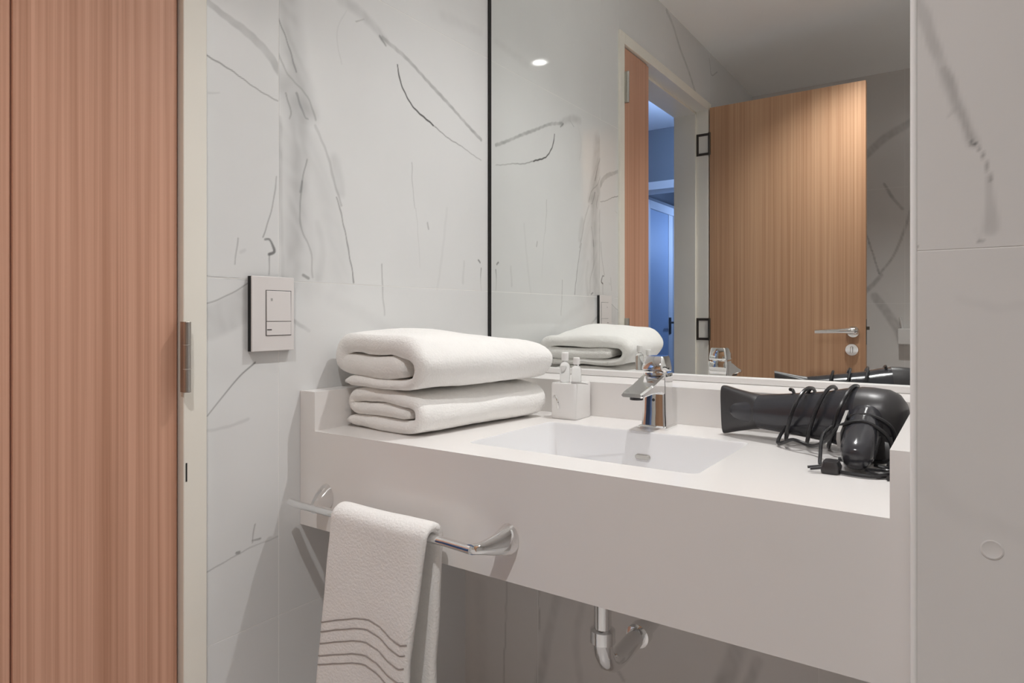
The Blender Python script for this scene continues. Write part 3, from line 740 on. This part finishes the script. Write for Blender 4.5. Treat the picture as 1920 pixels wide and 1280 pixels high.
# ------------------------------------------------------------------ towel rail and hand towel
RY, RZ = 0.757, 0.737
tb = thing('towel_rail', (-0.78, YF, RZ), 'chrome towel rail fixed across the vanity apron', 'towel rail')
def bar_ring(x, y, z, hy, hz, n=14):
    return [(x, y + hy * math.cos(2 * PI * k / n), z + hz * math.sin(2 * PI * k / n)) for k in range(n)]
MB().loft([bar_ring(x, RY + dy, RZ + dz, 0.0085, 0.0065) for x, dy, dz in ((-1.012, 0.004, 0), (-0.99, 0, 0), (-0.9, 0, 0), (-0.75, 0, 0), (-0.64, 0, 0.0), (-0.59, -0.002, -0.001))]).build('bar', 'chrome', tb)
def post(x, sgn):
    m = MB(); rings = []
    # from the apron plate out to the bar, sweeping sideways
    for t_, w, h in ((0.0, 0.019, 0.024), (0.15, 0.018, 0.022), (0.45, 0.014, 0.015), (0.8, 0.011, 0.009), (1.0, 0.011, 0.0075)):
        y = YF - 0.0004 - t_ * (YF - RY + 0.004)
        xx = x - sgn * 0.030 * t_ * t_
        z = RZ + 0.006 * (1 - t_) ** 1.5
        rings.append([(xx + w * math.cos(2 * PI * k / 16), y, z + h * math.sin(2 * PI * k / 16)) for k in range(16)])
    m.loft(rings); m.build('post', 'chrome', tb, angle=50)
post(-0.560, 1); post(-0.968, -1)

ht = thing('hand_towel', (-0.78, RY, RZ), 'white hand towel draped over the chrome rail', 'towel')
def drape():
    path = []           # (y, z) centre line: front hem, over the bar, back hem
    tF = 0.015
    yf, yb = RY - 0.0172, RY + 0.0190
    for k in range(44): path.append((yf - 0.006 * (1 - k / 43) + 0.0, 0.335 + (RZ - 0.335) * k / 43))
    for k in range(1, 14):
        a = PI - PI * k / 14; path.append((RY + 0.0009 + 0.0181 * math.cos(a), RZ + 0.0165 * math.sin(a)))
    for k in range(40): path.append((yb + 0.002 * k / 39, RZ - (RZ - 0.36) * k / 39))
    return path, tF
path, tF = drape()
NX = 40; vs = []; fs = []
n = len(path)
def cross(i, side):
    y, z = path[i]; y0, z0 = path[max(i - 1, 0)]; y1, z1 = path[min(i + 1, n - 1)]
    dy, dz = y1 - y0, z1 - z0; l = math.hypot(dy, dz)
    return y - side * dz / l * tF * 0.5, z + side * dy / l * tF * 0.5
for j in range(NX + 1):
    u = j / NX; e = min(u, 1 - u)
    k = 1.0 if e > 0.05 else 0.4 + 0.6 * math.sqrt(max(0.0, 1 - (1 - e / 0.05) ** 2))
    ring = [(i, 1) for i in range(n)] + [(i, -1) for i in range(n - 1, -1, -1)]
    for i, sd in ring:
        yc, zc = path[i]; ys, zs = cross(i, sd)
        y, z = yc + (ys - yc) * k, zc + (zs - zc) * k
        front = i < 50
        dn = max(0.0, (RZ - zc)) / 0.4
        xl = -0.874 - 0.040 * dn; xr = -0.664 - 0.022 * min(1, dn * 2.2) if front else -0.664 - 0.014 * min(1, dn * 2)
        x = xl + (xr - xl) * u
        fold = math.sin(u * 5.2 + 0.6) * 0.004 * min(1.0, dn * 2.2)
        if front: y -= abs(fold) * 1.2 + 0.012 * max(0, u - 0.72) ** 1.2 * min(1, dn * 3) * 3
        q = Vector((x * 18, y * 18 + sd * 3, z * 14)); a = 0.0022 if front else 0.0012
        y += a * noise.noise(q); z += 0.0025 * noise.noise(q + Vector((5, 1, 8))); x += 0.003 * noise.noise(Vector((u * 2, z * 9, 4)))
        vs.append((x, min(y, 0.800), z))
m2 = 2 * n
for j in range(NX):
    for k in range(m2):
        a = j * m2 + k; b = j * m2 + (k + 1) % m2; fs.append((a, b, b + m2, a + m2))
for base in (0, NX * m2):
    for k in range(n - 1): fs.append((base + k, base + k + 1, base + m2 - 2 - k, base + m2 - 1 - k))
cl = MB().add(vs, fs).build('cloth', 'terry', ht, angle=0)
# woven stripes: thin grooved bands across the front, following the cloth
for q, zc in enumerate((0.562, 0.546, 0.526, 0.505, 0.490)):
    pts = []
    i = int(round((zc - 0.335) / (RZ - 0.335) * 43))
    for j in range(NX + 1):
        u = j / NX
        v = vs[j * m2 + i]            # outer side of the front panel
        v = Vector(v)
        drop = float(np.interp(u, (0, 0.2, 0.4, 0.55, 0.68, 0.8, 0.92, 1.0), (0, 0.016, 0.029, 0.034, 0.031, 0.022, 0.018, 0.024)))
        ii = int(round((zc + drop - 0.335) / (RZ - 0.335) * 43)); ii = max(0, min(42, ii))
        A = Vector(vs[j * m2 + ii]); 
        pts.append(Vector((A.x, A.y - 0.0003, zc + drop)))
    MB().tube(pts[1:-1], 0.0010, 6).build('woven_stripe', 'stripe', ht)

# ------------------------------------------------------------------ amenities behind the towels
am = thing('amenity_box', (-0.68, 1.225, CT), 'white box on the counter behind the towels', 'box')
MB().loft([rrect(-0.689, 1.224, 0.0285, 0.0325, CT + 0.0004, 0.006), rrect(-0.689, 1.224, 0.030, 0.034, CT + 0.004, 0.006), rrect(-0.689, 1.224, 0.030, 0.034, CT + 0.070, 0.006), rrect(-0.689, 1.224, 0.029, 0.033, CT + 0.0745, 0.006)]).build('carton', 'white', am)
cp = curve_pts([(-0.712, 1.189, CT + 0.045), (-0.706, 1.186, CT + 0.048), (-0.700, 1.186, CT + 0.038), (-0.699, 1.187, CT + 0.022)], 18)
MB().tube(cp, 0.002, 8).build('loop', 'chrome', am)
def bottle(x, y, h, r, label, lean=0.0):
    b = thing('toiletry_bottle', (x, y, CT + 0.0747), label, 'bottle', 'small toiletry bottles')
    z0 = CT + 0.0749
    MB().lathe([(0.0, 0), (r, 0), (r * 1.04, 0.003), (r * 1.04, h * 0.55), (r * 0.9, h * 0.64), (r * 0.45, h * 0.70), (r * 0.45, h * 0.74), (0, h * 0.74)], (x, y, z0), n=20).build('flask', 'clear', b)
    MB().lathe([(0.0, h * 0.741), (r * 0.72, h * 0.741), (r * 0.72, h), (r * 0.6, h * 1.02), (0, h * 1.02)], (x, y, z0), n=20).build('cap', 'white', b)
bottle(-0.698, 1.214, 0.062, 0.0105, 'small clear bottle with white cap, the taller one on the box')
bottle(-0.672, 1.217, 0.052, 0.0100, 'small clear bottle with white cap, the shorter one nearer the faucet')
put(MB().tube([(-0.672, 1.196, CT + 0.0775), (-0.655, 1.197, CT + 0.0775), (-0.632, 1.192, CT + 0.0765)], [0.0026, 0.0020, 0.0008], 8).build('toothpick', 'greyplastic', None),
    'thin grey pointed stick lying across the white box', 'stick')

# ------------------------------------------------------------------ hair dryer
hdv = thing('hair_dryer', (-0.2, 1.19, CT), 'black hair dryer with its cord wound round it, on the counter', 'hair dryer')
A0, A1 = Vector((-0.362, 1.214, 0.9048)), Vector((-0.0745, 1.152, 0.916))
AX = (A1 - A0).normalized(); UPV = Vector((0, 0, 1)); SD = AX.cross(UPV).normalized(); UPV = SD.cross(AX)
LEN = (A1 - A0).length
def ring_at(s, rh, rv, n=28, dz=0.0, ex=2.0):
    c_ = A0 + AX * (s * LEN) + UPV * dz; out = []
    for k in range(n):
        a = 2 * PI * k / n; ca, sa = math.cos(a), math.sin(a)
        out.append(c_ + SD * (rh * math.copysign(abs(ca) ** (2 / ex), ca)) + UPV * (rv * math.copysign(abs(sa) ** (2 / ex), sa)))
    return out
MB().loft([ring_at(0.03, 0.006, 0.005), ring_at(0.045, 0.014, 0.013), ring_at(0.09, 0.0215, 0.021), ring_at(0.16, 0.0265, 0.027), ring_at(0.24, 0.0295, 0.0300), ring_at(0.34, 0.0325, 0.0325), ring_at(0.5, 0.036, 0.037), ring_at(0.62, 0.039, 0.041), ring_at(0.72, 0.043, 0.047), ring_at(0.80, 0.045, 0.050)]).build('barrel', 'black', hdv)
MB().loft([ring_at(0.80, 0.0455, 0.0505), ring_at(0.86, 0.0455, 0.0505, dz=-0.0005), ring_at(0.93, 0.043, 0.0465, dz=0.001), ring_at(0.975, 0.036, 0.036, dz=0.005), ring_at(1.0, 0.026, 0.022, dz=0.008), ring_at(1.005, 0.01, 0.008, dz=0.009)]).build('rear_housing', 'blackmat', hdv)
nz = MB(); nr = []
for s, rh, rv, ex in ((0.006, 0.010, 0.0400, 4.0), (0.002, 0.0125, 0.0425, 4.0), (0.0, 0.0145, 0.0435, 4.0), (0.012, 0.015, 0.0430, 4.0), (0.09, 0.017, 0.0375, 3.2), (0.19, 0.024, 0.0315, 2.6), (0.225, 0.0295, 0.0305, 2.0), (0.24, 0.0290, 0.0290, 2.0)):
    nr.append(ring_at(s, rh, rv, 32, 0.0, ex))
nz.loft(nr, cap=False); nz.f.append(tuple(range(32)))
nz.build('nozzle', 'blackmat', hdv)
# handle, folded towards the viewer and resting on the counter
H0, H1 = Vector((-0.122, 1.150, 0.921)), Vector((-0.124, 1.002, 0.8785))
hx_ = (H1 - H0).normalized(); hs = hx_.cross(Vector((0, 0, 1))).normalized(); hu = hs.cross(hx_)
hr = []
for t_, a, b in ((0.0, 0.024, 0.026), (0.25, 0.0225, 0.027), (0.5, 0.0225, 0.027), (0.7, 0.0225, 0.0255), (0.86, 0.0205, 0.021), (0.96, 0.0160, 0.0165), (0.99, 0.011, 0.012), (1.0, 0.005, 0.006)):
    c_ = H0 + (H1 - H0) * t_
    hr.append([c_ + hs * a * math.copysign(abs(math.cos(q)) ** 0.75, math.cos(q)) + hu * b * math.copysign(abs(math.sin(q)) ** 0.75, math.sin(q)) for q in [2 * PI * k / 20 for k in range(20)]])
MB().loft(hr).build('handle', 'black', hdv, angle=50)
sk = H0 + (H1 - H0) * 0.42 - hs * 0.0 + hu * 0.025
sg = []
side = -1 if hs.x > 0 else 1
for t_ in (0.22, 0.4, 0.6, 0.74):
    c_ = H0 + (H1 - H0) * t_ + hs * side * 0.0225 + hu * 0.010
    sg.append([c_ + hs * side * a + hu * b for a, b in ((0.0, -0.012), (0.0045, -0.011), (0.0055, 0.0), (0.0045, 0.011), (0.0, 0.012))])
o = MB().loft(sg).build('switch_strip', 'greyplastic', hdv); o['label'] = 'pale grey switch strip on the handle'
# hanging bracket foot near the rear
MB().loft([rrect(-0.096, 1.118, 0.017, 0.012, CT + 0.0005, 0.004), rrect(-0.097, 1.122, 0.016, 0.012, CT + 0.022, 0.004), rrect(-0.100, 1.130, 0.012, 0.010, CT + 0.036, 0.004)]).build('foot', 'blackmat', hdv)
# cord: three turns round the barrel, then down round the handle and a loose tangle
cord = []
def on_body(s, ang, extra=0.0):
    r = 0.0335 + (0.047 - 0.0335) * max(0.0, min(1.0, (s - 0.32) / 0.42)) + 0.0035 + extra
    return A0 + AX * (s * LEN) + SD * (r * math.cos(ang)) + UPV * (r * math.sin(ang))
NT = 110
for k in range(NT + 1):
    f = k / NT; ang = PI * 0.5 + 2 * PI * 3.05 * f
    s = 0.37 + 0.36 * f + 0.055 * math.sin(ang + 0.6)
    ex = 0.010 * max(0, math.cos(ang * 1.0)) * (1 if f < 0.4 else 0.4)
    p = on_body(s, ang, 0.001 + ex)
    p.z = max(p.z, CT + 0.0035); cord.append(p)
MB().tube(cord, 0.0030, 8).build('cord', 'cord', hdv)
c2 = curve_pts([cord[NT // 3], Vector((-0.255, 1.150, CT + 0.010)), Vector((-0.225, 1.120, CT + 0.018)), Vector((-0.195, 1.105, CT + 0.014)), Vector((-0.170, 1.075, CT + 0.030)), Vector((-0.150, 1.060, CT + 0.055)), Vector((-0.120, 1.062, CT + 0.064)), Vector((-0.090, 1.066, CT + 0.045)), Vector((-0.086, 1.075, CT + 0.012)), Vector((-0.115, 1.085, CT + 0.0035)), Vector((-0.155, 1.080, CT + 0.0035))], 70)
for p in c2:
    p.z = max(p.z, CT + 0.0036); p.x = min(p.x, -0.0715)
MB().tube(c2, 0.0030, 8).build('cord', 'cord', hdv)
c3 = curve_pts([Vector((-0.165, 1.085, CT + 0.050)), Vector((-0.172, 1.055, CT + 0.040)), Vector((-0.171, 1.030, CT + 0.018)), Vector((-0.166, 1.010, CT + 0.0035)), Vector((-0.140, 0.990, CT + 0.0035)), Vector((-0.105, 0.985, CT + 0.0035)), Vector((-0.082, 1.000, CT + 0.0035)), Vector((-0.072, 1.020, CT + 0.006)), Vector((-0.090, 1.030, CT + 0.004)), Vector((-0.110, 1.010, CT + 0.006)), Vector((-0.094, 0.994, CT + 0.005)), Vector((-0.078, 1.010, CT + 0.008)), Vector((-0.085, 1.045, CT + 0.004)), Vector((-0.105, 1.050, CT + 0.006))], 90)
for p in c3:
    p.z = max(p.z, CT + 0.0036); p.x = min(p.x, -0.0715)
MB().tube(c3, [0.0026] * len(c3), 8).build('cord', 'cord', hdv)
c4 = curve_pts([Vector((-0.150, 1.095, CT + 0.062)), Vector((-0.118, 1.090, CT + 0.070)), Vector((-0.088, 1.092, CT + 0.055)), Vector((-0.082, 1.095, CT + 0.020)), Vector((-0.088, 1.060, CT + 0.0035)), Vector((-0.075, 1.030, CT + 0.0035)), Vector((-0.082, 0.985, CT + 0.0032))], 50)
for p in c4:
    p.z = max(p.z, CT + 0.0036); p.x = min(p.x, -0.0715)
MB().tube(c4, 0.0032, 8).build('cord', 'cord', hdv)
pg = MB(); pg.loft([rrect(-0.152, 0.998, 0.011, 0.016, CT + 0.0006, 0.005), rrect(-0.152, 0.998, 0.012, 0.017, CT + 0.008, 0.005), rrect(-0.152, 0.998, 0.009, 0.014, CT + 0.016, 0.005)])
pg.tube([(-0.165, 0.992, CT + 0.008), (-0.180, 0.986, CT + 0.006)], 0.002, 8); pg.tube([(-0.160, 0.984, CT + 0.008), (-0.175, 0.977, CT + 0.006)], 0.002, 8)
pg.build('plug', 'blackmat', hdv)

# ------------------------------------------------------------------ dispenser on the rear wall
db = thing('wall_dispenser', (-0.24, YREAR, 0.925), 'small white box mounted on the rear wall, seen at mirror edge', 'dispenser')
MB().box(-0.29, -0.18, YREAR + 0.0005, YREAR + 0.07, 0.925, 1.008).build('casing', 'white', db, bevel=0.004)
MB().tube(curve_pts([(-0.272, YREAR + 0.02, 1.0075), (-0.275, YREAR + 0.022, 1.03), (-0.282, YREAR + 0.026, 1.066)], 10), 0.006, 8).build('tissue_tip', 'white', db)
